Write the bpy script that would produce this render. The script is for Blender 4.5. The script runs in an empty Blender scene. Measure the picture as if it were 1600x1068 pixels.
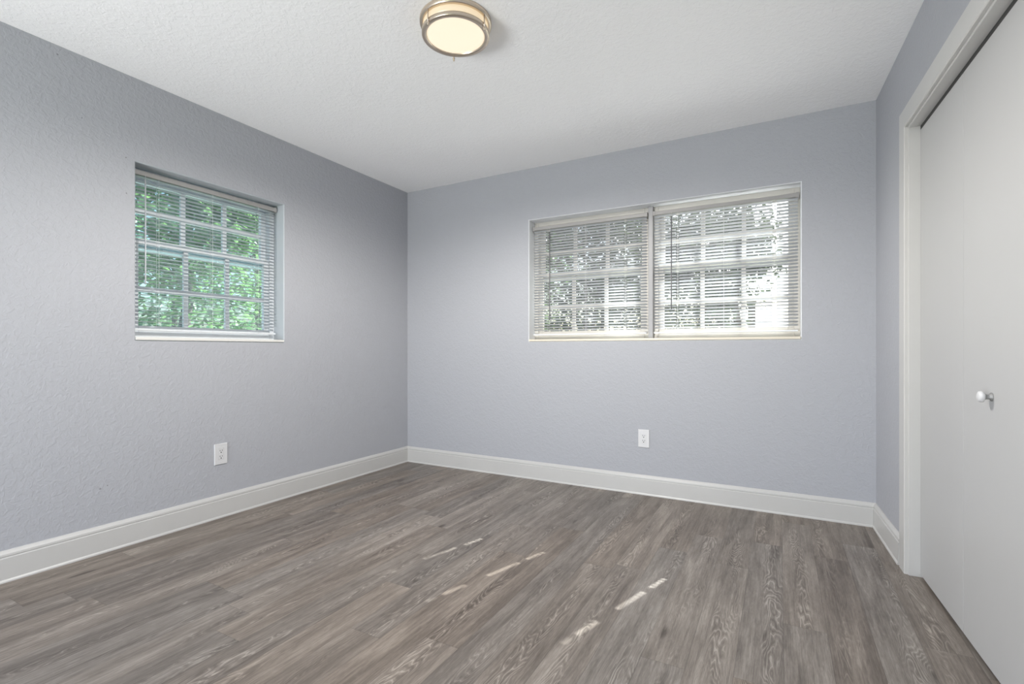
import bpy, bmesh, math, random
from mathutils import Vector, Matrix

random.seed(7)
scene = bpy.context.scene
col = scene.collection
PI = math.pi

# ------------------------------------------------------------------ camera
cam_data = bpy.data.cameras.new('camera')
cam_data.sensor_width = 36.0
cam_data.lens = 765.0 / 1600.0 * 36.0
cam_data.shift_y = 12.0 / 1600.0
cam_data.clip_start = 0.02
cam = bpy.data.objects.new('camera', cam_data)
cam.location = (0, 0, 1.015)
cam.rotation_euler = (math.radians(90), 0, math.radians(28.652))
col.objects.link(cam)
scene.camera = cam

# ------------------------------------------------------------------ colour management
vs = scene.view_settings
vs.view_transform = 'Standard'
vs.look = 'None'
vs.gamma = 1.0
vs.use_curve_mapping = False
vs.exposure = 0.22
scene.cycles.use_denoising = True
scene.cycles.max_bounces = 14
scene.cycles.diffuse_bounces = 8
scene.cycles.transparent_max_bounces = 24
scene.cycles.sample_clamp_indirect = 4.0

# ------------------------------------------------------------------ sky and sun
SUN_AZ = math.radians(17.8)      # clockwise from +Y
SUN_EL = math.radians(40.4)
world = bpy.data.worlds.new('world')
scene.world = world
world.use_nodes = True
wn = world.node_tree
bg = wn.nodes['Background']
sky = wn.nodes.new('ShaderNodeTexSky')
sky.sky_type = 'NISHITA'
sky.sun_disc = False
sky.sun_elevation = SUN_EL
sky.sun_rotation = SUN_AZ
sky.air_density = 1.0
sky.dust_density = 3.0
wn.links.new(sky.outputs[0], bg.inputs[0])
bg.inputs[1].default_value = 0.33

sd = bpy.data.lights.new('sun', 'SUN')
sd.energy = 20.0
sd.angle = math.radians(0.40)
sd.color = (1.0, 0.975, 0.94)
so = bpy.data.objects.new('sun', sd)
to_sun = Vector((math.sin(SUN_AZ) * math.cos(SUN_EL), math.cos(SUN_AZ) * math.cos(SUN_EL), math.sin(SUN_EL)))
so.rotation_euler = to_sun.to_track_quat('Z', 'Y').to_euler()
so.location = (2, 8, 8)
col.objects.link(so)

# added fill light behind the camera, aimed up through the made-up rear opening
ad = bpy.data.lights.new('rear_fill_light', 'AREA')
ad.shape = 'RECTANGLE'
ad.size = 1.7
ad.size_y = 1.2
ad.energy = 124.0
ad.color = (0.97, 0.985, 1.0)
ao = bpy.data.objects.new('rear_fill_light', ad)
ao.location = (-2.0, -2.15, 0.45)
ao.rotation_euler = (math.radians(135), 0, math.radians(-20))
col.objects.link(ao)
LAMP_POWER = 122.0

# ------------------------------------------------------------------ dimensions
LW = -2.978          # left wall plane (X)
BW = 3.462           # back wall plane (Y)
H = 2.445            # ceiling
RY = -1.35           # rear wall plane
T = 0.20             # wall thickness
S0 = Vector((0.486, BW, 0))
SD = Vector((0.038, -1, 0)).normalized()     # along the right wall, towards the camera
SN = Vector((-1, -0.038, 0)).normalized()    # out of the right wall, into the room


def mL(a, d, z): return Vector((LW - d, a, z))
def mB(a, d, z): return Vector((a, BW + d, z))
def mR(s, o, z): return S0 + SD * s + SN * o + Vector((0, 0, z))
def mI(x, y, z): return Vector((x, y, z))


# ------------------------------------------------------------------ materials
def new_mat(name):
    m = bpy.data.materials.new(name)
    m.use_nodes = True
    return m, m.node_tree, m.node_tree.nodes['Principled BSDF']


def N(nt, kind, **kw):
    n = nt.nodes.new(kind)
    for k, v in kw.items():
        setattr(n, k, v)
    return n


def val(nt, op, a, b=None, c=None, clamp=False):
    n = nt.nodes.new('ShaderNodeMath')
    n.operation = op
    n.use_clamp = clamp
    for i, x in enumerate((a, b, c)):
        if x is None:
            continue
        if isinstance(x, (int, float)):
            n.inputs[i].default_value = x
        else:
            nt.links.new(x, n.inputs[i])
    return n.outputs[0]


def plain(name, rgb, rough=0.5, metal=0.0, spec=0.5, noise=0.0, nscale=12.0, bump=0.0, bscale=80.0):
    m, nt, b = new_mat(name)
    b.inputs['Roughness'].default_value = rough
    b.inputs['Metallic'].default_value = metal
    b.inputs['Specular IOR Level'].default_value = spec
    tc = N(nt, 'ShaderNodeTexCoord')
    nz = N(nt, 'ShaderNodeTexNoise')
    nz.inputs['Scale'].default_value = nscale
    nz.inputs['Detail'].default_value = 3
    nt.links.new(tc.outputs['Object'], nz.inputs['Vector'])
    mx = N(nt, 'ShaderNodeMix', data_type='RGBA')
    mx.inputs[6].default_value = (*[c * (1 - noise) for c in rgb], 1)
    mx.inputs[7].default_value = (*[min(1, c * (1 + noise)) for c in rgb], 1)
    nt.links.new(nz.outputs[0], mx.inputs[0])
    nt.links.new(mx.outputs[2], b.inputs['Base Color'])
    if bump:
        n2 = N(nt, 'ShaderNodeTexNoise')
        n2.inputs['Scale'].default_value = bscale
        n2.inputs['Detail'].default_value = 2
        nt.links.new(tc.outputs['Object'], n2.inputs['Vector'])
        bp = N(nt, 'ShaderNodeBump')
        bp.inputs['Strength'].default_value = bump
        bp.inputs['Distance'].default_value = 0.002
        nt.links.new(n2.outputs[0], bp.inputs['Height'])
        nt.links.new(bp.outputs[0], b.inputs['Normal'])
    return m


def plaster(name, rgb, strength, dist, marks=()):
    """painted knock-down plaster: broad blobs plus fine orange peel"""
    m, nt, b = new_mat(name)
    b.inputs['Roughness'].default_value = 0.62
    b.inputs['Specular IOR Level'].default_value = 0.3
    tc = N(nt, 'ShaderNodeTexCoord')
    o = tc.outputs['Object']
    n1 = N(nt, 'ShaderNodeTexNoise')
    n1.inputs['Scale'].default_value = 44
    n1.inputs['Detail'].default_value = 3
    n1.inputs['Distortion'].default_value = 0.6
    nt.links.new(o, n1.inputs['Vector'])
    n2 = N(nt, 'ShaderNodeTexNoise')
    n2.inputs['Scale'].default_value = 110
    n2.inputs['Detail'].default_value = 3
    nt.links.new(o, n2.inputs['Vector'])
    r1 = N(nt, 'ShaderNodeMapRange', interpolation_type='SMOOTHSTEP')
    r1.inputs[1].default_value = 0.44
    r1.inputs[2].default_value = 0.60
    nt.links.new(n1.outputs[0], r1.inputs[0])
    hgt = val(nt, 'MULTIPLY_ADD', r1.outputs[0], 0.65, val(nt, 'MULTIPLY', n2.outputs[0], 0.8))
    big = N(nt, 'ShaderNodeTexNoise')
    big.inputs['Scale'].default_value = 1.3
    nt.links.new(o, big.inputs['Vector'])
    bigh = val(nt, 'MULTIPLY', big.outputs[0], 1.5)
    hgt = val(nt, 'ADD', hgt, bigh)
    bp = N(nt, 'ShaderNodeBump')
    bp.inputs['Strength'].default_value = strength
    bp.inputs['Distance'].default_value = dist
    nt.links.new(hgt, bp.inputs['Height'])
    nt.links.new(bp.outputs[0], b.inputs['Normal'])
    # colour: very slight unevenness, and a few small chips
    mx = N(nt, 'ShaderNodeMix', data_type='RGBA')
    mx.inputs[6].default_value = (*[c * 0.975 for c in rgb], 1)
    mx.inputs[7].default_value = (*[min(1, c * 1.02) for c in rgb], 1)
    nt.links.new(n2.outputs[0], mx.inputs[0])
    out = mx.outputs[2]
    for (p, r) in marks:
        ds = N(nt, 'ShaderNodeVectorMath', operation='DISTANCE')
        add = N(nt, 'ShaderNodeVectorMath', operation='MULTIPLY_ADD')
        nt.links.new(n2.outputs['Color'], add.inputs[0])
        add.inputs[1].default_value = (r, r, r)
        nt.links.new(o, add.inputs[2])
        nt.links.new(add.outputs[0], ds.inputs[0])
        ds.inputs[1].default_value = [c + r * 0.5 for c in p]
        ls = val(nt, 'LESS_THAN', ds.outputs['Value'], r)
        m2 = N(nt, 'ShaderNodeMix', data_type='RGBA')
        nt.links.new(ls, m2.inputs[0])
        nt.links.new(out, m2.inputs[6])
        m2.inputs[7].default_value = (0.24, 0.24, 0.25, 1)
        out = m2.outputs[2]
    nt.links.new(out, b.inputs['Base Color'])
    return m


WALL = (0.428, 0.438, 0.472)
M = {}
M['wall_left'] = plaster('wall_paint_chipped', WALL, 0.30, 0.004,
                         [((LW, 0.995, 2.402), 0.004), ((LW, 1.087, 2.142), 0.0028), ((LW, 1.270, 2.012), 0.0035),
                          ((LW, 1.272, 1.828), 0.0035), ((LW, 1.16, 0.32), 0.004), ((LW, 1.19, 0.33), 0.003)])
M['wall'] = plaster('wall_paint', WALL, 0.30, 0.004)
M['ceiling'] = plaster('ceiling_paint', (0.93, 0.93, 0.935), 0.35, 0.003)
M['reveal'] = plain('sky_lit_reveal', (0.72, 0.74, 0.77), 0.6, noise=0.02, bump=0.25, bscale=70)  # sky light on the back window reveals, put into their base colour
M['reveal_blue'] = plain('sky_tinted_reveal', (0.47, 0.505, 0.535), 0.6, noise=0.02, bump=0.25, bscale=70)  # bluish sky light on the left window reveals, carried by the colour
M['trim'] = plain('white_trim_paint', (0.56, 0.555, 0.543), 0.35, noise=0.02, bump=0.05, bscale=25)
M['door'] = plain('white_door_paint', (0.475, 0.475, 0.475), 0.42, noise=0.015, nscale=3, bump=0.04, bscale=9)
M['frame'] = plain('white_window_metal', (0.72, 0.75, 0.78), 0.4, noise=0.03)
M['headrail'] = plain('taupe_headrail', (0.36, 0.35, 0.345), 0.4, noise=0.03)
M['frame_sun_bounce'] = plain('sun_bounce_window_metal', (0.60, 0.58, 0.54), 0.4, noise=0.03)  # warm bounce off the sunlit sill, mixed into the back frames' white
M['mullion'] = plain('grey_mullion_metal', (0.36, 0.36, 0.37), 0.4, noise=0.03)
M['sill_cream'] = plain('cream_sill_stone', (0.74, 0.68, 0.57), 0.35, noise=0.05)
M['sill_white'] = plain('pale_sill_stone', (0.74, 0.73, 0.70), 0.35, noise=0.05)
M['plastic'] = plain('white_plastic', (0.66, 0.66, 0.67), 0.35)
M['shank'] = plain('grey_knob_shank', (0.30, 0.30, 0.30), 0.4, metal=0.3)
M['slot'] = plain('dark_slot', (0.03, 0.03, 0.03), 0.7)
M['dark'] = plain('gap_shade', (0.05, 0.05, 0.05), 0.8)
M['nickel'] = plain('brushed_nickel', (0.66, 0.57, 0.47), 0.32, metal=1.0)
M['grey_plastic'] = plain('grey_clear_wand', (0.16, 0.16, 0.17), 0.25)
M['pale_wand'] = plain('pale_wand', (0.62, 0.64, 0.68), 0.25)
M['bark'] = plain('grey_bark', (0.10, 0.085, 0.07), 0.9, noise=0.35, nscale=25, bump=0.5, bscale=60)
M['white_stucco'] = plain('white_stucco', (0.86, 0.86, 0.84), 0.8, noise=0.02)
M['dark_glass'] = plain('dark_house_window', (0.05, 0.055, 0.06), 0.2)
M['roof'] = plain('grey_shingles', (0.30, 0.28, 0.27), 0.9, noise=0.2)
M['concrete'] = plain('pale_bounce_concrete', (0.78, 0.77, 0.75), 0.9, noise=0.06, nscale=2)
M['grass'] = plain('lawn_grass', (0.085, 0.13, 0.04), 0.95, noise=0.35, nscale=3, bump=0.6, bscale=80)


def glass_mat(name, tint, haze, haze_amt):
    m, nt, b = new_mat(name)
    nt.nodes.remove(b)
    out = nt.nodes['Material Output']
    tr = N(nt, 'ShaderNodeBsdfTransparent')
    tr.inputs[0].default_value = (*tint, 1)
    gl = N(nt, 'ShaderNodeBsdfGlossy')
    gl.inputs['Roughness'].default_value = 0.02
    df = N(nt, 'ShaderNodeBsdfDiffuse')
    df.inputs[0].default_value = (*haze, 1)
    nz = N(nt, 'ShaderNodeTexNoise')
    nz.inputs['Scale'].default_value = 9
    tc = N(nt, 'ShaderNodeTexCoord')
    nt.links.new(tc.outputs['Object'], nz.inputs['Vector'])
    haze_fac = val(nt, 'MULTIPLY', nz.outputs[0], haze_amt)  # uneven diffuse share that lays a milky haze over the view
    m1 = N(nt, 'ShaderNodeMixShader')
    nt.links.new(haze_fac, m1.inputs[0])
    nt.links.new(tr.outputs[0], m1.inputs[1])
    nt.links.new(df.outputs[0], m1.inputs[2])
    m2 = N(nt, 'ShaderNodeMixShader')
    fr = N(nt, 'ShaderNodeFresnel')
    fr.inputs[0].default_value = 1.3
    nt.links.new(fr.outputs[0], m2.inputs[0])
    nt.links.new(m1.outputs[0], m2.inputs[1])
    nt.links.new(gl.outputs[0], m2.inputs[2])
    nt.links.new(m2.outputs[0], out.inputs[0])
    return m


def translucent_mat(name, rgb, trans_rgb, fac, rough=0.5, noise=0.0, nscale=2.0):
    m, nt, b = new_mat(name)
    out = nt.nodes['Material Output']
    b.inputs['Roughness'].default_value = rough
    b.inputs['Specular IOR Level'].default_value = 0.3
    tl = N(nt, 'ShaderNodeBsdfTranslucent')
    geo = N(nt, 'ShaderNodeNewGeometry')
    nz = N(nt, 'ShaderNodeTexNoise')
    nz.inputs['Scale'].default_value = nscale
    nt.links.new(geo.outputs['Position'], nz.inputs['Vector'])
    for (rgbv, sock) in ((rgb, b.inputs['Base Color']), (trans_rgb, tl.inputs[0])):
        mx = N(nt, 'ShaderNodeMix', data_type='RGBA')
        mx.inputs[6].default_value = (*[c * (1 - noise) for c in rgbv], 1)
        mx.inputs[7].default_value = (*[min(1, c * (1 + noise)) for c in rgbv], 1)
        nt.links.new(nz.outputs[0], mx.inputs[0])
        nt.links.new(mx.outputs[2], sock)
    ms = N(nt, 'ShaderNodeMixShader')
    ms.inputs[0].default_value = fac
    nt.links.new(b.outputs[0], ms.inputs[1])
    nt.links.new(tl.outputs[0], ms.inputs[2])
    nt.links.new(ms.outputs[0], out.inputs[0])
    return m


def emit_mat(name, rgb, strength):
    m, nt, b = new_mat(name)
    b.inputs['Base Color'].default_value = (0.22, 0.21, 0.19, 1)
    b.inputs['Roughness'].default_value = 0.3
    b.inputs['Emission Color'].default_value = (*rgb, 1)
    b.inputs['Emission Strength'].default_value = strength
    return m


M['glass'] = glass_mat('window_glass', (0.90, 0.95, 0.95), (0.7, 0.74, 0.75), 0.16)
M['glass_teal'] = glass_mat('teal_glare_glass', (0.76, 0.95, 0.95), (0.66, 0.84, 0.88), 0.46)  # glare on the left window, built into the pane as teal haze
M['slat'] = translucent_mat('white_vinyl_slat', (0.49, 0.505, 0.53), (0.80, 0.80, 0.78), 0.04, 0.45)
M['leaf_mid'] = translucent_mat('mid_green_leaf', (0.12, 0.21, 0.095), (0.26, 0.44, 0.16), 0.35, 0.35, 0.5, 1.2)
M['leaf_dark'] = translucent_mat('dark_green_leaf', (0.05, 0.075, 0.045), (0.13, 0.18, 0.07), 0.16, 0.35, 0.5, 1.2)
M['leaf_blue'] = translucent_mat('bluish_green_leaf', (0.09, 0.19, 0.14), (0.16, 0.36, 0.22), 0.3, 0.35, 0.4, 1.2)
M['lamp_glass'] = emit_mat('lit_frosted_lens', (1.0, 0.85, 0.64), 0.80)
M['lamp_drum'] = emit_mat('lit_frosted_drum', (1.0, 0.80, 0.52), 0.66)


# ---- floor: grey-brown oak planks running along Y
def floor_mat():
    m, nt, b = new_mat('grey_oak_planks')
    L = nt.links.new
    W_, LEN = 0.1386, 1.22
    tc = N(nt, 'ShaderNodeTexCoord')
    sp = N(nt, 'ShaderNodeSeparateXYZ')
    L(tc.outputs['Object'], sp.inputs[0])
    X, Y = sp.outputs[0], sp.outputs[1]
    u = val(nt, 'DIVIDE', val(nt, 'SUBTRACT', X, 0.428), W_)
    row = val(nt, 'FLOOR', u)
    xl = val(nt, 'SUBTRACT', val(nt, 'FRACT', u), 0.5)
    wr = N(nt, 'ShaderNodeTexWhiteNoise', noise_dimensions='1D')
    L(row, wr.inputs['W'])
    v = val(nt, 'ADD', val(nt, 'DIVIDE', Y, LEN), val(nt, 'MULTIPLY', wr.outputs[0], 9.0))
    plank = val(nt, 'FLOOR', v)
    yl = val(nt, 'SUBTRACT', val(nt, 'FRACT', v), 0.5)
    idv = N(nt, 'ShaderNodeCombineXYZ')
    L(row, idv.inputs[0]); L(plank, idv.inputs[1])
    wp = N(nt, 'ShaderNodeTexWhiteNoise', noise_dimensions='2D')
    L(idv.outputs[0], wp.inputs['Vector'])
    rs = N(nt, 'ShaderNodeSeparateColor')
    L(wp.outputs['Color'], rs.inputs[0])
    r1, r2, r3 = rs.outputs[0], rs.outputs[1], rs.outputs[2]
    r0 = wp.outputs['Value']
    gx = val(nt, 'MULTIPLY', xl, W_)
    ox = val(nt, 'MULTIPLY', r1, 37.0)
    oy = val(nt, 'MULTIPLY', r2, 53.0)

    def vec(sx, sy, addx=True):
        c = N(nt, 'ShaderNodeCombineXYZ')
        L(val(nt, 'MULTIPLY_ADD', gx, sx, ox), c.inputs[0])
        L(val(nt, 'MULTIPLY_ADD', Y, sy, oy), c.inputs[1])
        return c.outputs[0]

    def noise(v_, detail=3, dist=0.0, rough=0.55):
        n = N(nt, 'ShaderNodeTexNoise')
        n.inputs['Scale'].default_value = 1
        n.inputs['Detail'].default_value = detail
        n.inputs['Distortion'].default_value = dist
        n.inputs['Roughness'].default_value = rough
        L(v_, n.inputs['Vector'])
        return n.outputs[0]

    def ramp(x, a, b_, o0=0.0, o1=1.0):
        r = N(nt, 'ShaderNodeMapRange', interpolation_type='SMOOTHSTEP')
        r.inputs[1].default_value = a; r.inputs[2].default_value = b_
        r.inputs[3].default_value = o0; r.inputs[4].default_value = o1
        L(x, r.inputs[0])
        return r.outputs[0]

    pore = noise(vec(520, 34), 3, 0.0, 0.7)
    mid = noise(vec(75, 11), 4, 0.8, 0.65)
    fib = noise(vec(420, 9), 4)                  # fine fibres
    fib2 = noise(vec(150, 2.4), 3)               # broader streaks
    cloud = noise(vec(17, 2.0), 4, 0.6)          # soft patches
    warp = noise(vec(16, 3.0), 2, 0.3)
    warp2 = noise(vec(60, 9.0), 2)
    # knots: one voronoi point per cell, thinned out
    vo = N(nt, 'ShaderNodeTexVoronoi', feature='F1')
    vo.inputs['Scale'].default_value = 1
    L(vec(7.0, 1.9), vo.inputs['Vector'])
    vs_ = N(nt, 'ShaderNodeSeparateColor')
    L(vo.outputs['Color'], vs_.inputs[0])
    pick = val(nt, 'GREATER_THAN', vs_.outputs[0], 0.50)
    kd = vo.outputs['Distance']
    knot_soft = val(nt, 'MULTIPLY', ramp(kd, 0.0, 0.42, 1.0, 0.0), pick)
    knot_core = val(nt, 'MULTIPLY', ramp(val(nt, 'MULTIPLY_ADD', warp2, 0.10, kd), 0.085, 0.17, 1.0, 0.0), pick)
    # cathedral grain: contours of a warped parabola
    xc = val(nt, 'ADD', xl, val(nt, 'MULTIPLY', val(nt, 'SUBTRACT', r3, 0.5), 0.7))
    par = val(nt, 'MULTIPLY', val(nt, 'MULTIPLY', xc, xc), 9.0)
    sgn = val(nt, 'SUBTRACT', val(nt, 'MULTIPLY', val(nt, 'GREATER_THAN', r0, 0.5), 2.0), 1.0)
    hh = val(nt, 'MULTIPLY_ADD', Y, 3.2, oy)
    hh = val(nt, 'MULTIPLY', hh, sgn)
    hh = val(nt, 'ADD', hh, par)
    hh = val(nt, 'MULTIPLY_ADD', warp, 3.4, hh)
    hh = val(nt, 'MULTIPLY_ADD', warp2, 0.35, hh)
    hh = val(nt, 'MULTIPLY_ADD', knot_soft, 2.6, hh)
    band = val(nt, 'SINE', val(nt, 'MULTIPLY', hh, 2 * PI * 3.1))
    line_d = ramp(band, 0.15, 1.0)
    line_l = ramp(band, -0.70, -0.98)
    cmask = ramp(noise(vec(12, 1.1), 2), 0.42, 0.62)
    cmask = val(nt, 'MULTIPLY', cmask, ramp(val(nt, 'ABSOLUTE', xc), 0.42, 0.12))
    # tone
    tone = val(nt, 'MULTIPLY_ADD', val(nt, 'SUBTRACT', cloud, 0.5), 1.05, val(nt, 'MULTIPLY_ADD', val(nt, 'SUBTRACT', fib2, 0.5), 0.50, 0.5))
    tone = val(nt, 'MULTIPLY_ADD', val(nt, 'SUBTRACT', pore, 0.5), 0.45, tone)
    tone = val(nt, 'MULTIPLY_ADD', val(nt, 'SUBTRACT', mid, 0.5), 0.55, tone)
    tone = val(nt, 'MULTIPLY_ADD', val(nt, 'SUBTRACT', fib, 0.5), 0.55, tone)
    tone = val(nt, 'MULTIPLY_ADD', val(nt, 'SUBTRACT', r0, 0.5), 0.20, tone)
    tone = val(nt, 'MULTIPLY_ADD', val(nt, 'MULTIPLY', line_d, cmask), -0.20, tone)
    tone = val(nt, 'MULTIPLY_ADD', val(nt, 'MULTIPLY', line_l, cmask), 0.30, tone)
    tone = val(nt, 'MULTIPLY_ADD', knot_soft, -0.12, tone)
    tone = val(nt, 'MULTIPLY_ADD', knot_core, -0.45, tone)
    cr = N(nt, 'ShaderNodeValToRGB')
    e = cr.color_ramp.elements
    e[0].position = 0.05; e[0].color = (0.075, 0.060, 0.050, 1)
    e[1].position = 0.98; e[1].color = (0.390, 0.352, 0.315, 1)
    k = cr.color_ramp.elements.new(0.36); k.color = (0.150, 0.129, 0.112, 1)
    k = cr.color_ramp.elements.new(0.60); k.color = (0.226, 0.198, 0.174, 1)
    L(tone, cr.inputs[0])
    # plank tint grey <-> brown
    tint = N(nt, 'ShaderNodeMix', data_type='RGBA', blend_type='MULTIPLY')
    tint.inputs[0].default_value = 1.0
    tm = N(nt, 'ShaderNodeMix', data_type='RGBA')
    L(r3, tm.inputs[0])
    tm.inputs[6].default_value = (0.97, 0.99, 1.01, 1)
    tm.inputs[7].default_value = (1.05, 1.0, 0.95, 1)
    L(cr.outputs[0], tint.inputs[6]); L(tm.outputs[2], tint.inputs[7])
    # seams
    ex = val(nt, 'SUBTRACT', 0.5, val(nt, 'ABSOLUTE', xl))
    ey = val(nt, 'MULTIPLY', val(nt, 'SUBTRACT', 0.5, val(nt, 'ABSOLUTE', yl)), LEN / W_)
    ed = val(nt, 'MINIMUM', ex, ey)
    seam = ramp(ed, 0.004, 0.012, 0.72, 1.0)
    sm = N(nt, 'ShaderNodeMix', data_type='RGBA', blend_type='MULTIPLY')
    sm.inputs[0].default_value = 1.0
    cs = N(nt, 'ShaderNodeCombineColor')
    for i in range(3):
        L(seam, cs.inputs[i])
    L(tint.outputs[2], sm.inputs[6]); L(cs.outputs[0], sm.inputs[7])
    L(sm.outputs[2], b.inputs['Base Color'])
    L(val(nt, 'MULTIPLY_ADD', fib, 0.12, 0.35), b.inputs['Roughness'])
    b.inputs['Specular IOR Level'].default_value = 0.5
    bp = N(nt, 'ShaderNodeBump')
    bp.inputs['Strength'].default_value = 0.12
    bp.inputs['Distance'].default_value = 0.001
    L(val(nt, 'ADD', fib, seam), bp.inputs['Height'])
    L(bp.outputs[0], b.inputs['Normal'])
    return m


M['floor'] = floor_mat()


# ------------------------------------------------------------------ mesh builder
class MB:
    def __init__(self, f=mI):
        self.bm = bmesh.new()
        self.f = f

    def box(self, a0, a1, b0, b1, c0, c1, mi=0):
        v = [self.bm.verts.new(self.f(a, b, c)) for c in (c0, c1) for b in (b0, b1) for a in (a0, a1)]
        for q in ((0, 1, 3, 2), (4, 5, 7, 6), (0, 1, 5, 4), (2, 3, 7, 6), (0, 2, 6, 4), (1, 3, 7, 5)):
            self.bm.faces.new([v[i] for i in q]).material_index = mi
        return self

    def quad(self, pts, mi=0):
        fc = self.bm.faces.new([self.bm.verts.new(self.f(*p)) for p in pts])
        fc.material_index = mi
        return self

    def prism(self, prof, a0, a1, mi=0, m0=0.0, m1=0.0):
        """profile points (b, c) swept along a; m0, m1 mitre the ends in proportion to b"""
        r0 = [self.bm.verts.new(self.f(a0 + m0 * p[0], p[0], p[1])) for p in prof]
        r1 = [self.bm.verts.new(self.f(a1 + m1 * p[0], p[0], p[1])) for p in prof]
        n = len(prof)
        for i in range(n):
            j = (i + 1) % n
            self.bm.faces.new((r0[i], r0[j], r1[j], r1[i])).material_index = mi
        self.bm.faces.new(r0).material_index = mi
        self.bm.faces.new(r1[::-1]).material_index = mi
        return self

    def tube(self, pts, rads, seg=8, mi=0, caps=True):
        rings = []
        pts = [Vector(p) for p in pts]
        for i, p in enumerate(pts):
            d = (pts[min(i + 1, len(pts) - 1)] - pts[max(i - 1, 0)]).normalized()
            up = Vector((0, 0, 1)) if abs(d.z) < 0.9 else Vector((1, 0, 0))
            x = d.cross(up).normalized(); y = d.cross(x)
            r = rads[i] if isinstance(rads, (list, tuple)) else rads
            rings.append([self.bm.verts.new(p + (x * math.cos(t) + y * math.sin(t)) * r)
                          for t in [2 * PI * k / seg for k in range(seg)]])
        for a, b in zip(rings, rings[1:]):
            for k in range(seg):
                fc = self.bm.faces.new((a[k], a[(k + 1) % seg], b[(k + 1) % seg], b[k]))
                fc.smooth = True; fc.material_index = mi
        if caps:
            self.bm.faces.new(rings[0][::-1]); self.bm.faces.new(rings[-1])
        return self

    def lathe(self, prof, origin=(0, 0, 0), axis=(0, 0, 1), seg=64, closed=False, mi=0):
        """profile (r, h) revolved round an axis"""
        ax = Vector(axis).normalized()
        up = Vector((0, 0, 1)) if abs(ax.z) < 0.9 else Vector((1, 0, 0))
        x = ax.cross(up).normalized(); y = ax.cross(x)
        o = Vector(origin)
        rings = []
        for (r, h) in prof:
            if r < 1e-6:
                rings.append([self.bm.verts.new(o + ax * h)])
            else:
                rings.append([self.bm.verts.new(o + ax * h + (x * math.cos(2 * PI * k / seg) + y * math.sin(2 * PI * k / seg)) * r)
                              for k in range(seg)])
        pairs = list(zip(rings, rings[1:]))
        if closed:
            pairs.append((rings[-1], rings[0]))
        for a, b in pairs:
            for k in range(seg):
                k2 = (k + 1) % seg
                if len(a) == 1 and len(b) == 1:
                    continue
                if len(a) == 1:
                    fc = self.bm.faces.new((a[0], b[k2], b[k]))
                elif len(b) == 1:
                    fc = self.bm.faces.new((a[k], a[k2], b[0]))
                else:
                    fc = self.bm.faces.new((a[k], a[k2], b[k2], b[k]))
                fc.smooth = True; fc.material_index = mi
        return self

    def build(self, name, mats, parent=None, bevel=0.0, recalc=True, smooth_angle=None):
        if recalc:
            bmesh.ops.recalc_face_normals(self.bm, faces=self.bm.faces[:])
        me = bpy.data.meshes.new(name)
        self.bm.to_mesh(me); self.bm.free()
        for m_ in (mats if isinstance(mats, (list, tuple)) else [mats]):
            me.materials.append(m_)
        o = bpy.data.objects.new(name, me)
        col.objects.link(o)
        if parent is not None:
            o.parent = parent
            o.matrix_parent_inverse = Matrix.Translation(-parent.location)
        if bevel:
            md = o.modifiers.new('bevel', 'BEVEL')
            md.width = bevel; md.segments = 2; md.limit_method = 'ANGLE'
        return o


def empty(name, loc):
    o = bpy.data.objects.new(name, None)
    o.location = loc
    o.empty_display_size = 0.1
    col.objects.link(o)
    return o


def tag(o, label, cat, group=None):
    o['label'] = label; o['category'] = cat
    if group:
        o['group'] = group
    return o


def struct(o, label=None, cat=None):
    o['kind'] = 'structure'
    if label:
        o['label'] = label; o['category'] = cat
    return o


# ------------------------------------------------------------------ room shell
def wall_with_holes(mb, a0, a1, z0, z1, holes, t, ch=0.005):
    """wall slab in (a, depth, z) with rectangular holes side by side and eased room-side edges"""
    hs = sorted(holes)
    # outer ends
    def face_grid(d, grow):
        cuts = [a0]
        for (h0, h1, g0, g1) in hs:
            cuts += [h0 - grow, h1 + grow]
        cuts.append(a1)
        for i in range(len(cuts) - 1):
            if i % 2 == 0:
                mb.quad([(cuts[i], d, z0), (cuts[i + 1], d, z0), (cuts[i + 1], d, z1), (cuts[i], d, z1)])
            else:
                g0, g1 = hs[i // 2][2] - grow, hs[i // 2][3] + grow
                mb.quad([(cuts[i], d, z0), (cuts[i + 1], d, z0), (cuts[i + 1], d, g0), (cuts[i], d, g0)])
                mb.quad([(cuts[i], d, g1), (cuts[i + 1], d, g1), (cuts[i + 1], d, z1), (cuts[i], d, z1)])
    face_grid(0, ch); face_grid(t, 0)
    for (h0, h1, g0, g1) in hs:
        lo = [(h0 - ch, g0 - ch), (h1 + ch, g0 - ch), (h1 + ch, g1 + ch), (h0 - ch, g1 + ch)]
        inn = [(h0, g0), (h1, g0), (h1, g1), (h0, g1)]
        for i in range(4):
            j = (i + 1) % 4
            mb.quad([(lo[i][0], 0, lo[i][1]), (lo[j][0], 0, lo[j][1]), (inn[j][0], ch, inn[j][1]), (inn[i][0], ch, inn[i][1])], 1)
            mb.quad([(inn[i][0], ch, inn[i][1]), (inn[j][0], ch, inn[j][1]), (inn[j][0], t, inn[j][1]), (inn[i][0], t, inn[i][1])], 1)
    for p, q in (((a0, z0), (a1, z0)), ((a1, z0), (a1, z1)), ((a1, z1), (a0, z1)), ((a0, z1), (a0, z0))):
        mb.quad([(p[0], 0, p[1]), (q[0], 0, q[1]), (q[0], t, q[1]), (p[0], t, p[1])])
    bmesh.ops.remove_doubles(mb.bm, verts=mb.bm.verts[:], dist=1e-5)


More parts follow.
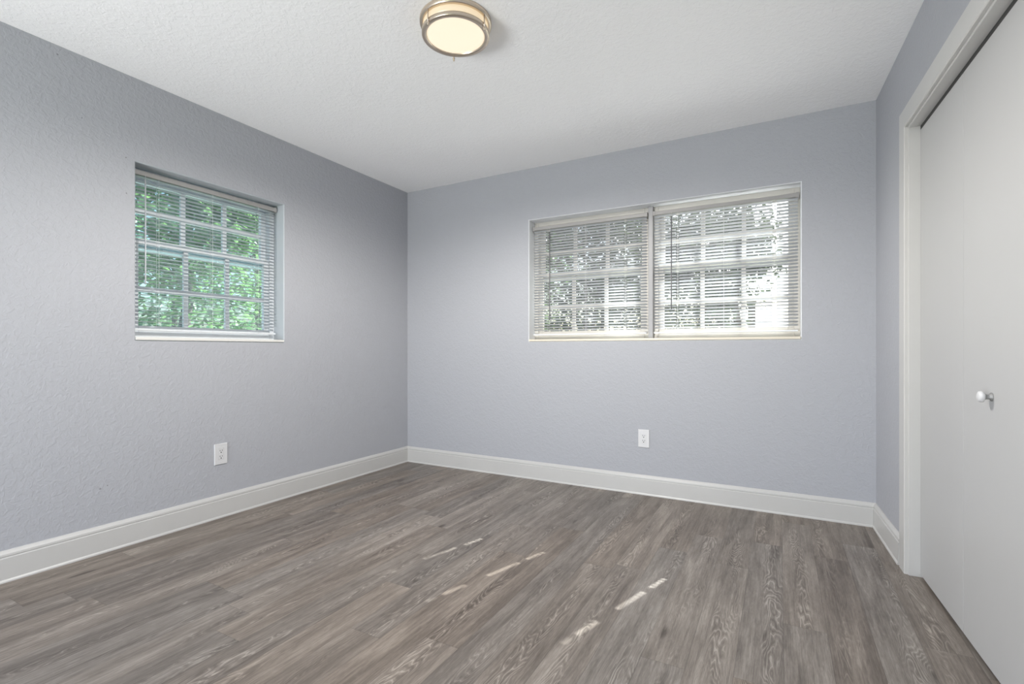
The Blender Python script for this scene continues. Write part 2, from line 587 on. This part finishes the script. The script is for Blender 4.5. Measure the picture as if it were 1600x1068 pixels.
WL = (1.313, 2.192, 1.066, 2.006)       # left window opening (a0, a1, z0, z1)
WB = (-1.738, 0.114, 1.080, 2.036)      # back window opening
mb = MB(mL); wall_with_holes(mb, RY - T, BW, 0, H, [WL], T)
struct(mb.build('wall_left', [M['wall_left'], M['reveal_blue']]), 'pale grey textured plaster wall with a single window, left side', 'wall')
mb = MB(mB); wall_with_holes(mb, LW - T, S0.x + 0.12, 0, H, [WB], T)
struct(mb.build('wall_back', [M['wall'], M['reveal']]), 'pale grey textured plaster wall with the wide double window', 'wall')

# right wall with the closet opening
SI, SE, HZ = 0.662, 2.70, 2.022
RL = (BW - RY) / abs(SD.y) + T
mb = MB(mR)
mb.box(0, SI, -0.11, 0, 0, H)
mb.box(SI, SE, -0.11, 0, HZ, H)
mb.box(SE, RL, -0.11, 0, 0, H)
struct(mb.build('wall_right', M['wall']), 'narrow grey wall beside and above the white closet doors', 'wall')
mb = MB(mR)
mb.box(SI - 0.3, SE + 0.3, -0.80, -0.74, 0, H)
mb.box(SI - 0.3, SI - 0.24, -0.74, -0.11, 0, H)
mb.box(SE + 0.24, SE + 0.3, -0.74, -0.11, 0, H)
struct(mb.build('wall_closet', M['wall']), 'inside walls of the closet behind the bifold doors', 'wall')

# rear wall (behind the camera) with an invented opening for the fill light
mb = MB(lambda a, d, z: Vector((a, RY - d, z)))
x1 = S0.x + 0.038 * (BW - RY)
mb.box(LW, -2.70, 0, T, 0, H)
mb.box(-2.70, 0.20, 0, T, 2.10, H)
mb.box(0.20, x1 + 0.01, 0, T, 0, H)
struct(mb.build('wall_rear', M['wall']), 'grey wall behind the camera with a made-up wide opening for the fill light', 'wall')
mb = MB(lambda a, d, z: Vector((a, RY - d, z)))
for (a0, a1) in ((-2.70, -2.64), (-1.28, -1.22), (0.14, 0.20)):
    mb.box(a0, a1, 0.06, 0.12, 0.0, 2.10)
mb.box(-2.64, -1.28, 0.06, 0.12, 2.04, 2.10); mb.box(-1.22, 0.14, 0.06, 0.12, 2.04, 2.10)
mb.box(-2.64, -1.28, 0.06, 0.12, 0.0, 0.04); mb.box(-1.22, 0.14, 0.06, 0.12, 0.0, 0.04)
struct(mb.build('door_2', M['frame'], bevel=0.003), 'made-up white sliding door frame round the fill light opening', 'door')  # invented door frame, never in view, set in the fill light's opening

mb = MB(); mb.box(LW - T, 1.7, RY - T, BW + T, -0.10, 0.0)
struct(mb.build('floor', M['floor']), 'grey brown oak plank floor', 'floor')
mb = MB(); mb.box(LW - T, 1.7, RY - T, BW + T, H, H + 0.12)
struct(mb.build('ceiling', M['ceiling']), 'white textured plaster ceiling', 'ceiling')

# baseboards: moulded profile (depth out of the wall, height)
BB = [(0, 0), (0.021, 0), (0.0205, 0.006), (0.016, 0.013), (0.0155, 0.104), (0.0125, 0.107), (0.0125, 0.111),
      (0.0145, 0.113), (0.0135, 0.122), (0.009, 0.130), (0.007, 0.134), (0.004, 0.137), (0, 0.137)]
mb = MB(lambda a, b, c: Vector((LW + b, a, c))); mb.prism(BB, RY, BW, m1=-1.0)
struct(mb.build('baseboard_left', M['trim']), 'white moulded baseboard along the left wall', 'baseboard')
mb = MB(lambda a, b, c: Vector((a, BW - b, c))); mb.prism(BB, LW, S0.x, m0=1.0, m1=-1.0)
struct(mb.build('baseboard_back', M['trim']), 'white moulded baseboard along the window wall', 'baseboard')
mb = MB(lambda a, b, c: mR(a, b, c)); mb.prism(BB, 0, SI - 0.10, m0=1.0)
struct(mb.build('baseboard_right', M['trim']), 'short white baseboard between corner and closet casing', 'baseboard')

# ------------------------------------------------------------------ closet: casing, jamb lining, bifold doors
CW = 0.088
mb = MB(mR)
CP = [(0, 0.0), (0, 0.012), (0.004, 0.016), (CW - 0.004, 0.016), (CW, 0.013), (CW, 0)]   # across the board, out of the wall
def casing_strip(fn, a0, a1, m0, m1):
    s = MB(fn)
    r0 = [s.bm.verts.new(fn(a0 + m0 * p[0], p[0], p[1])) for p in CP]
    r1 = [s.bm.verts.new(fn(a1 + m1 * p[0], p[0], p[1])) for p in CP]
    for i in range(len(CP)):
        j = (i + 1) % len(CP)
        s.bm.faces.new((r0[i], r0[j], r1[j], r1[i]))
    s.bm.faces.new(r0); s.bm.faces.new(r1[::-1])
    return s
HT = HZ + CW
root = empty('trim_1', mR(SI, 0, 0)); struct(root, 'white casing boards around the closet opening', 'door casing')
casing_strip(lambda a, w, o: mR(SI - CW + w, o, a), 0, HT, 0, -1).build('side_casing', M['trim'], root)
casing_strip(lambda a, w, o: mR(a, o, HT - w), SI - CW, SE + CW, 1, -1).build('head_casing', M['trim'], root)
casing_strip(lambda a, w, o: mR(SE + CW - w, o, a), 0, HT, 0, -1).build('side_casing', M['trim'], root)
mb = MB(mR)
mb.box(SI - 0.002, SI + 0.012, -0.112, 0.002, 0, HZ)
mb.box(SE - 0.012, SE + 0.002, -0.112, 0.002, 0, HZ)
mb.box(SI + 0.012, SE - 0.012, -0.112, 0.002, HZ - 0.010, HZ + 0.002)
struct(mb.build('trim_2', M['trim'], bevel=0.0015), 'white jamb lining inside the closet opening', 'door jamb')

root = empty('door_1', mR(SI, -0.05, 0)); struct(root, 'white flush bifold closet doors with a small round knob', 'closet door')
mb = MB(mR); mb.box(SI + 0.012, SE - 0.012, -0.074, -0.0405, HZ - 0.0272, HZ - 0.010)  # track pulled forward and near-black, standing for the shade in the gap
mb.build('gap_shade_track', M['dark'], root)
LWID = (SE - SI - 0.024 - 0.010) / 4
DOFF = -0.040
for k in range(4):
    a0 = SI + 0.013 + k * (LWID + 0.0028)
    mb = MB(mR); mb.box(a0, a0 + LWID, DOFF - 0.032, DOFF, 0.014, HZ - 0.028)
    leaf = mb.build('bifold_leaf', M['door'], root, bevel=0.0007)
    if k in (1, 2):
        ks = a0 + 0.235 if k == 1 else a0 + LWID - 0.235
        kp = mR(ks, DOFF, 0.868)
        mb = MB()
        mb.lathe([(0.0, -0.002), (0.0135, -0.002), (0.0130, 0.003), (0.0085, 0.006), (0.0080, 0.014), (0.0105, 0.018),
                  (0.0160, 0.021), (0.0175, 0.026), (0.0165, 0.031), (0.011, 0.0345), (0.0, 0.0355)], kp, SN, seg=32)
        for fc in mb.bm.faces:
            off = (fc.calc_center_median() - kp).dot(SN)
            fc.material_index = 1 if off < 0.0175 else 0
        knob = mb.build('knob', [M['plastic'], M['shank']], leaf)
        knob['label'] = 'small white round knob on a grey shank'

# ------------------------------------------------------------------ windows
def window_unit(name, f, a0, a1, z0, z1, label, fd=0.105, fm='frame', gm='glass'):
    """double-hung unit: frame, upper and lower sash each with a muntin grid and a pane of glass"""
    root = empty(name, f((a0 + a1) / 2, fd, z0)); struct(root, label, 'window')
    fw = 0.032
    mb = MB(f)
    mb.box(a0, a0 + fw, fd, T - 0.01, z0, z1); mb.box(a1 - fw, a1, fd, T - 0.01, z0, z1)
    mb.box(a0 + fw, a1 - fw, fd, T - 0.01, z1 - fw, z1); mb.box(a0 + fw, a1 - fw, fd, T - 0.01, z0, z0 + 0.030)
    mb.build('window_frame', M[fm], root, bevel=0.002)
    b0, b1, s0, s1 = a0 + fw, a1 - fw, z0 + 0.030, z1 - fw
    zm = 1.598
    for (nm, d0, d1, p0, p1, munt) in (('upper_sash', 0.150, 0.175, zm - 0.030, s1, 1.786), ('lower_sash', 0.118, 0.146, s0, zm + 0.032, 1.348)):
        st = 0.034
        rb = 0.034 if nm == 'upper_sash' else 0.036
        rt = 0.030 if nm == 'upper_sash' else 0.034
        mb = MB(f)
        mb.box(b0, b0 + st, d0, d1, p0, p1); mb.box(b1 - st, b1, d0, d1, p0, p1)
        mb.box(b0 + st, b1 - st, d0, d1, p0, p0 + rb); mb.box(b0 + st, b1 - st, d0, d1, p1 - rt, p1)
        sash = mb.build(nm, M[fm], root, bevel=0.002)
        dm = (d0 + d1) / 2
        mb = MB(f)
        mw = 0.013
        c0, c1, q0, q1 = b0 + st, b1 - st, p0 + rb, p1 - rt
        v1, v2 = c0 + (c1 - c0) / 3, c0 + 2 * (c1 - c0) / 3
        for v_ in (v1, v2):
            mb.box(v_ - mw, v_ + mw, dm - 0.008, dm + 0.008, q0, munt - mw); mb.box(v_ - mw, v_ + mw, dm - 0.008, dm + 0.008, munt + mw, q1)
        mb.box(c0, c1, dm - 0.0085, dm + 0.0085, munt - mw, munt + mw)
        mb.build('muntin_grid', M[fm], sash)
        mb = MB(f)
        mb.quad([(c0, dm + 0.0095, q0), (c1, dm + 0.0095, q0), (c1, dm + 0.0095, q1), (c0, dm + 0.0095, q1)])
        mb.build('glass_pane', M[gm], sash)
    return root


w1 = window_unit('window_1', mL, WL[0], WL[1], WL[2] + 0.016, WL[3], 'single white double hung window in the left wall, green leaves outside', gm='glass_teal')
mb = MB(mL); mb.box(WL[0], WL[1], -0.006, T, WL[2], WL[2] + 0.016)
mb.build('window_sill', M['sill_white'], w1, bevel=0.003)
MU = (-0.822, -0.790)
w2 = window_unit('window_2', mB, WB[0], MU[0], WB[2] + 0.016, WB[3], 'left unit of the white double window in the back wall', fm='frame_sun_bounce')
w3 = window_unit('window_3', mB, MU[1], WB[1], WB[2] + 0.016, WB[3], 'right unit of the white double window in the back wall', fm='frame_sun_bounce')
mb = MB(mB); mb.box(MU[0], MU[1], 0.072, T, WB[2] + 0.016, WB[3])
mb.build('mullion', M['mullion'], w2, bevel=0.003)
mb = MB(mB); mb.box(WB[0], WB[1], -0.006, T, WB[2], WB[2] + 0.016)
sl = mb.build('window_sill', M['sill_cream'], w2, bevel=0.003)
sl['label'] = 'cream stone window sill'


# ------------------------------------------------------------------ mini blinds
def blind(name, f, a0, a1, ztop, zbot, tilt, label, holes, ladders, wand_a, wand_z, wand_mat, dc=0.068, depth0=0.0):
    root = empty(name, f((a0 + a1) / 2, dc, ztop)); tag(root, label, 'window blind', 'mini blinds in the windows')
    mb = MB(f)
    mb.box(a0, a1, dc - 0.0135, dc + 0.0135, ztop - 0.026, ztop)
    hr = mb.build('headrail', M['headrail'], root, bevel=0.002)
    for aa in (a0 - 0.003, a1 - 0.015):
        mb = MB(f); mb.box(aa, aa + 0.018, dc - 0.0155, dc + 0.0155, ztop - 0.029, ztop + 0.003)
        mb.build('end_bracket', M['headrail'], hr, bevel=0.002)
    pitch = 0.0212
    n = int((ztop - 0.034 - zbot - 0.010) / pitch)
    hw = 0.0125
    ys = [-1.0, -0.72, -0.44, 0.44, 0.72, 1.0]
    xs = [a0 + 0.004]
    hs = []
    for h in sorted(holes):
        xs += [h - 0.011, h + 0.011]; hs.append(len(xs) - 2)
    xs.append(a1 - 0.004)
    mb = MB(f)
    rng = random.Random(name)
    ct = 2.2e-3
    for i in range(n):
        zc = ztop - 0.036 - i * pitch + rng.uniform(-0.0006, 0.0006)
        t = tilt + rng.uniform(-0.02, 0.02)
        grid = []
        for x in xs:
            rowv = []
            for y in ys:
                # y runs from the room side (-1) to the glass side (+1); positive tilt lifts the room-side edge
                d = y * hw; up = ct * (1 - y * y)
                dd = d * math.cos(t) + up * math.sin(t)
                zz = -d * math.sin(t) + up * math.cos(t)
                rowv.append(mb.bm.verts.new(f(x, dc + dd, zc + zz)))
            grid.append(rowv)
        for xi in range(len(xs) - 1):
            for yi in range(len(ys) - 1):
                if xi in hs and yi == 2:
                    continue
                fc = mb.bm.faces.new((grid[xi][yi], grid[xi + 1][yi], grid[xi + 1][yi + 1], grid[xi][yi + 1]))
                fc.smooth = True
    slats = mb.build('slats', M['slat'], root, recalc=False)
    mb = MB(f)
    mb.box(a0 + 0.003, a1 - 0.003, dc - 0.012, dc + 0.012, zbot, zbot + 0.011)
    mb.build('bottom_rail', M['frame'], root, bevel=0.003)
    for la in ladders:
        mb = MB(f)
        for dd in (-0.0138, 0.0138):
            mb.box(la - 0.0006, la + 0.0006, dc + dd - 0.0004, dc + dd + 0.0004, zbot + 0.004, ztop - 0.026)
        for i in range(n):
            zc = ztop - 0.036 - i * pitch
            mb.box(la - 0.0004, la + 0.0004, dc - 0.0138, dc + 0.0138, zc - 0.0085, zc - 0.0077)
        mb.build('ladder_cord', M['plastic'], root)
    p0 = f(wand_a, dc - 0.020, ztop - 0.024); p1 = f(wand_a, dc - 0.021, wand_z)
    mb = MB(); mb.tube([p0, p0 + (p1 - p0) * 0.04], 0.0012, 6); mb.build('wand_hook', M['plastic'], root)
    q = p0 + (p1 - p0) * 0.04
    mb = MB(); mb.tube([q, p1 - (p1 - q) * 0.02, p1], [0.0038, 0.0038, 0.0030], 6)
    w = mb.build('tilt_wand', wand_mat, root)
    return root


blind('window_blind', mL, WL[0] + 0.010, WL[1] - 0.010, 1.988, 1.118, math.radians(5),
      'white mini blind in the left wall window, green foliage showing through', [1.455, 2.05], [1.455, 1.75, 2.05], 1.385, 1.37, M['pale_wand'], dc=0.078)
blind('window_blind', mB, WB[0] + 0.008, MU[0] - 0.006, 1.990, 1.128, math.radians(24),
      'white mini blind left of the mullion in the back wall window', [-1.600, -0.985], [-1.600, -1.29, -0.985], -1.581, 1.246, M['grey_plastic'])
blind('window_blind', mB, MU[1] + 0.006, WB[1] - 0.010, 1.990, 1.128, math.radians(24),
      'white mini blind right of the mullion, brightest glow through its slats', [-0.620, -0.028], [-0.620, -0.325, -0.028], -0.658, 1.295, M['grey_plastic'])


# ------------------------------------------------------------------ electrical outlets
def outlet(f, a, z, label):
    root = empty('power_outlet', f(a, 0, z)); tag(root, label, 'power outlet', 'power outlets low on the walls')
    w, h = 0.039, 0.0625
    mb = MB(f)
    # bevelled cover plate
    r = [(-w, -h), (w, -h), (w, h), (-w, h)]
    r2 = [(x * 0.94, y * 0.962) for x, y in r]
    iw, ih = 0.0172, 0.0340
    r3 = [(-iw, -ih), (iw, -ih), (iw, ih), (-iw, ih)]
    for (A, da, B, db) in ((r, 0.0, r, -0.004), (r, -0.004, r2, -0.0065), (r2, -0.0065, r3, -0.0065), (r3, -0.0065, r3, -0.0035)):
        for i in range(4):
            j = (i + 1) % 4
            mb.quad([(a + A[i][0], da, z + A[i][1]), (a + A[j][0], da, z + A[j][1]), (a + B[j][0], db, z + B[j][1]), (a + B[i][0], db, z + B[i][1])])
    mb.build('cover_plate', M['plastic'], root)
    mb = MB(f)
    iw -= 0.0006; ih -= 0.0006
    mb.box(a - iw, a + iw, -0.0064, -0.001, z - ih, z + ih)
    rec = mb.build('receptacle', M['plastic'], root, bevel=0.0006)
    for zz in (0.0155, -0.0190):
        mb = MB(f)
        mb.box(a - 0.0078, a - 0.0050, -0.0067, -0.0060, z + zz + 0.0010, z + zz + 0.0105)
        mb.box(a + 0.0050, a + 0.0078, -0.0067, -0.0060, z + zz + 0.0020, z + zz + 0.0100)
        mb.box(a - 0.0030, a + 0.0030, -0.0067, -0.0060, z + zz - 0.0090, z + zz - 0.0025)
        mb.build('socket', M['slot'], rec)
    for zz in (0.0485, -0.0485):
        mb = MB(); mb.lathe([(0.0, 0.0078), (0.0022, 0.0074), (0.0030, 0.0062)], f(a, 0, z + zz), f(0, -1, 0) - f(0, 0, 0), seg=16)
        mb.build('screw', M['plastic'], root)
    return root


outlet(mL, 1.760, 0.383, 'white power outlet on the left wall below the single window')
outlet(mB, -0.836, 0.392, 'white power outlet on the back wall below the double window')

# ------------------------------------------------------------------ ceiling light
LC = Vector((-1.240, 1.758, 0))
root = empty('ceiling_light', (LC.x, LC.y, H))
tag(root, 'round flush ceiling light with two nickel rings and a warm glowing lens', 'ceiling light')
o = (LC.x, LC.y, 0)
mb = MB(); mb.lathe([(0.120, H), (0.1545, H), (0.1555, H - 0.004), (0.1550, H - 0.018), (0.150, H - 0.021), (0.141, H - 0.021), (0.120, H - 0.012)], o, seg=96, closed=True)
mb.build('ceiling_ring', M['nickel'], root)
mb = MB(); mb.lathe([(0.1400, H - 0.019), (0.1405, H - 0.030), (0.1400, H - 0.052), (0.132, H - 0.052), (0.132, H - 0.019)], o, seg=96, closed=True)
mb.build('glass_drum', M['lamp_drum'], root)
mb = MB(); mb.lathe([(0.1240, H - 0.060), (0.1255, H - 0.066), (0.130, H - 0.0685), (0.1435, H - 0.0685), (0.1465, H - 0.066), (0.1465, H - 0.052), (0.1435, H - 0.0495), (0.134, H - 0.0495), (0.1245, H - 0.053)], o, seg=96, closed=True)
mb.build('lower_ring', M['nickel'], root)
mb = MB()
mb.lathe([(0.0, H - 0.0735)] + [(0.1245 * k / 10, H - 0.0735 + 0.0115 * (k / 10) ** 2) for k in range(1, 11)] + [(0.1245, H - 0.058), (0.0, H - 0.058)], o, seg=96)
mb.build('glass_lens', M['lamp_glass'], root)
for deg in (128.8, -1.6, -105.2):
    a = math.radians(deg)
    px, py = LC.x + 0.1490 * math.cos(a), LC.y + 0.1490 * math.sin(a)
    mb = MB(); mb.tube([(px, py, H - 0.019), (px, py, H - 0.073)], 0.0028, 12)
    post = mb.build('post', M['nickel'], root)
    mb = MB(); mb.lathe([(0, H - 0.086), (0.0035, H - 0.0845), (0.0045, H - 0.081), (0.003, H - 0.077), (0.0055, H - 0.074), (0.0055, H - 0.071), (0, H - 0.070)], (px, py, 0), seg=20)
    mb.build('finial', M['nickel'], post)
# the lamp's own light: three small bulbs' worth leaving through the lens
for k in range(3):
    a = math.radians(30 + 120 * k)
    ld = bpy.data.lights.new('lamp_bulb', 'SPOT')
    ld.energy = LAMP_POWER / 3 * 1.0
    ld.spot_size = math.radians(172); ld.spot_blend = 0.5
    ld.shadow_soft_size = 0.0
    ld.color = (1.0, 0.955, 0.90)
    lo = bpy.data.objects.new('lamp_bulb', ld)
    lo.location = (LC.x + 0.08 * math.cos(a), LC.y + 0.08 * math.sin(a), H - 0.080)
    col.objects.link(lo)
    lo.parent = root; lo.matrix_parent_inverse = Matrix.Translation(-root.location)

# ------------------------------------------------------------------ outside: lawn, added patio and eave, trees, neighbour's house
mb = MB(); mb.box(-30, 30, -12, 45, -0.45, -0.25)
struct(mb.build('ground', M['grass']), 'lawn outside the windows', 'ground')
mb = MB(); mb.box(-5.4, 3.5, BW + T, 7.4, -0.249, -0.20); mb.box(-5.4, LW - T, -3.0, BW + T, -0.249, -0.20)  # added out of view: bright paving that bounces sun up to the ceiling
struct(mb.build('floor_bounce_patio', M['concrete']), 'unseen pale concrete patio added outside the windows to bounce sunlight in', 'patio')
mb = MB(); mb.box(LW - T - 0.45, 1.9, BW + T + 0.002, BW + T + 0.80, H + 0.13, H + 0.25)  # slab added out of view to keep sun off the upper panes
struct(mb.build('trim_3', M['white_stucco']), 'unseen roof eave added above the back window to cut the high sun', 'eave')


def tree(name, x, y, h, crown_r, z_low, nleaf, leaf_len, leaf_mat, label, trunks=1, seed=0, flat=1.0, group='trees outside the windows'):
    rng = random.Random(seed)
    root = empty(name, (x, y, -0.25)); tag(root, label, 'tree', group)
    tips = []
    mb = MB()
    for k in range(trunks):
        bx = x + rng.uniform(-0.22, 0.22) * (trunks > 1); by = y + rng.uniform(-0.15, 0.15) * (trunks > 1)
        ang = rng.uniform(0, 2 * PI) if trunks == 1 else 2 * PI * k / trunks + rng.uniform(-0.4, 0.4)
        lean = rng.uniform(0.03, 0.10) if trunks == 1 else rng.uniform(0.10, 0.28)
        pts = []; rad = []
        top = h * rng.uniform(0.74, 0.88)
        for i in range(9):
            q = i / 8
            pts.append(Vector((bx + math.cos(ang) * lean * top * q + rng.uniform(-1, 1) * 0.04, by + math.sin(ang) * lean * top * q + rng.uniform(-1, 1) * 0.04, -0.3 + (top + 0.3) * q)))
            rad.append((0.085 if trunks == 1 else 0.05) * (1 - 0.75 * q))
        mb.tube(pts, rad, 8)
        for b in range(11 if trunks == 1 else 8):
            q = rng.uniform(0.30, 1.0)
            base = pts[min(8, int(q * 8))]
            if base.z < z_low * 0.7:
                continue
            th = rng.uniform(0, 2 * PI); ln = crown_r * rng.uniform(0.55, 1.0) * (1.15 - 0.5 * q)
            end = base + Vector((math.cos(th) * ln, math.sin(th) * ln, ln * rng.uniform(0.05, 0.75)))
            mid = base.lerp(end, 0.5) + Vector((0, 0, rng.uniform(-0.05, 0.12)))
            mb.tube([base, mid, end], [0.022, 0.013, 0.005], 5)
            tips += [mid, end, mid.lerp(end, 0.5)]
    mb.build('trunk', M['bark'], root)
    mb = MB()
    ctr = Vector((x, y, (z_low + h) / 2))
    for _ in range(nleaf):
        if rng.random() < 0.62 and tips:
            c = rng.choice(tips)
            p = c + Vector((rng.gauss(0, 1), rng.gauss(0, 1), rng.gauss(0, 0.8))) * crown_r * 0.20
        else:
            while True:
                d = Vector((rng.uniform(-1, 1), rng.uniform(-1, 1), rng.uniform(-1, 1)))
                if d.length < 1:
                    break
            p = ctr + Vector((d.x * crown_r, d.y * crown_r * flat, d.z * (h - z_low) / 2))
        if p.z < z_low or p.z > h + 0.2:
            continue
        ax = Vector((rng.uniform(-1, 1), rng.uniform(-1, 1), rng.uniform(-0.9, 0.3))).normalized()
        side = ax.cross(Vector((rng.uniform(-0.5, 0.5), rng.uniform(-0.5, 0.5), 1))).normalized()
        nrm = ax.cross(side)
        l = leaf_len * rng.uniform(0.6, 1.2); w = l * rng.uniform(0.20, 0.30)
        vv = [mb.bm.verts.new(q) for q in (p, p + ax * l * 0.4 + side * w + nrm * l * 0.06, p + ax * l, p + ax * l * 0.4 - side * w + nrm * l * 0.06)]
        mb.bm.faces.new((vv[0], vv[1], vv[2])); mb.bm.faces.new((vv[0], vv[2], vv[3]))
    mb.build('foliage', leaf_mat, root, recalc=False)
    return root


# beyond the left window
tree('leafy_tree', -5.9, 3.1, 4.4, 1.2, 0.2, 8500, 0.13, M['leaf_mid'], 'mid green leafy tree close outside the left window', seed=11)
tree('leafy_tree', -8.3, 5.7, 4.8, 1.35, 0.2, 2800, 0.15, M['leaf_mid'], 'bright green tree seen through the right panes of the left window', seed=12)
tree('leafy_tree', -12.3, 6.4, 6.0, 1.9, 0.1, 3200, 0.19, M['leaf_blue'], 'bluish green tree behind the others outside the left window', seed=13)
# beyond the back window
tree('multi_stem_tree', -2.95, 8.0, 4.4, 1.15, 0.7, 6500, 0.13, M['leaf_dark'], 'dark multi stemmed tree seen through the left blind of the back window', trunks=4, seed=21)
tree('leafy_tree', -1.6, 11.0, 5.0, 1.15, 0.7, 9500, 0.15, M['leaf_dark'], 'loose leafy tree behind the mullion of the back window', seed=22)
tree('leafy_tree', -5.7, 11.2, 5.4, 1.55, 0.3, 7500, 0.17, M['leaf_mid'], 'green tree at the left edge of the back window view', seed=23)
tree('leafy_tree', -3.3, 13.6, 5.4, 1.35, 0.2, 7500, 0.17, M['leaf_dark'], 'tall green tree farthest back behind the multi stemmed tree', seed=25)
tree('slender_tree', -0.62, 7.6, 3.9, 0.62, 1.2, 3600, 0.12, M['leaf_dark'], 'sparse slender tree seen through the right blind of the back window', seed=24)
tree('added_shade_tree', 0.28, 10.0, 8.7, 0.90, 6.85, 7000, 0.15, M['leaf_dark'], 'tall bare stemmed tree, unseen, added so its high crown shades the back window', seed=26)  # added out of view so its crown keeps sun off the left blind

root = empty('neighbouring_house', (3.2, 34.0, -0.25))
tag(root, 'low white house with a grey roof far beyond the back window', 'house')
mb = MB(); mb.box(-3.4, 9.0, 34.0, 40.0, -0.3, 2.35)
mb.build('house_wall', M['white_stucco'], root)
mb = MB(); mb.prism([(33.4, 2.35), (40.6, 2.35), (37.0, 3.1)], -3.9, 9.5)
mb.build('house_roof', M['roof'], root)
for hx in (-2.2, 0.6):
    mb = MB(); mb.box(hx, hx + 0.9, 33.95, 34.01, 0.7, 1.9)
    mb.build('house_window', M['dark_glass'], root)

root = empty('fence_post', (-0.40, 8.95, -0.25))
tag(root, 'dark square wooden post standing outside the right half of the back window', 'post')
mb = MB(); mb.box(-0.455, -0.345, 8.895, 9.005, -0.30, 1.78); mb.build('post_shaft', M['bark'], root, bevel=0.006)
mb = MB(); mb.box(-0.47, -0.33, 8.88, 9.02, 1.78, 1.82); mb.build('post_cap', M['bark'], root, bevel=0.006)
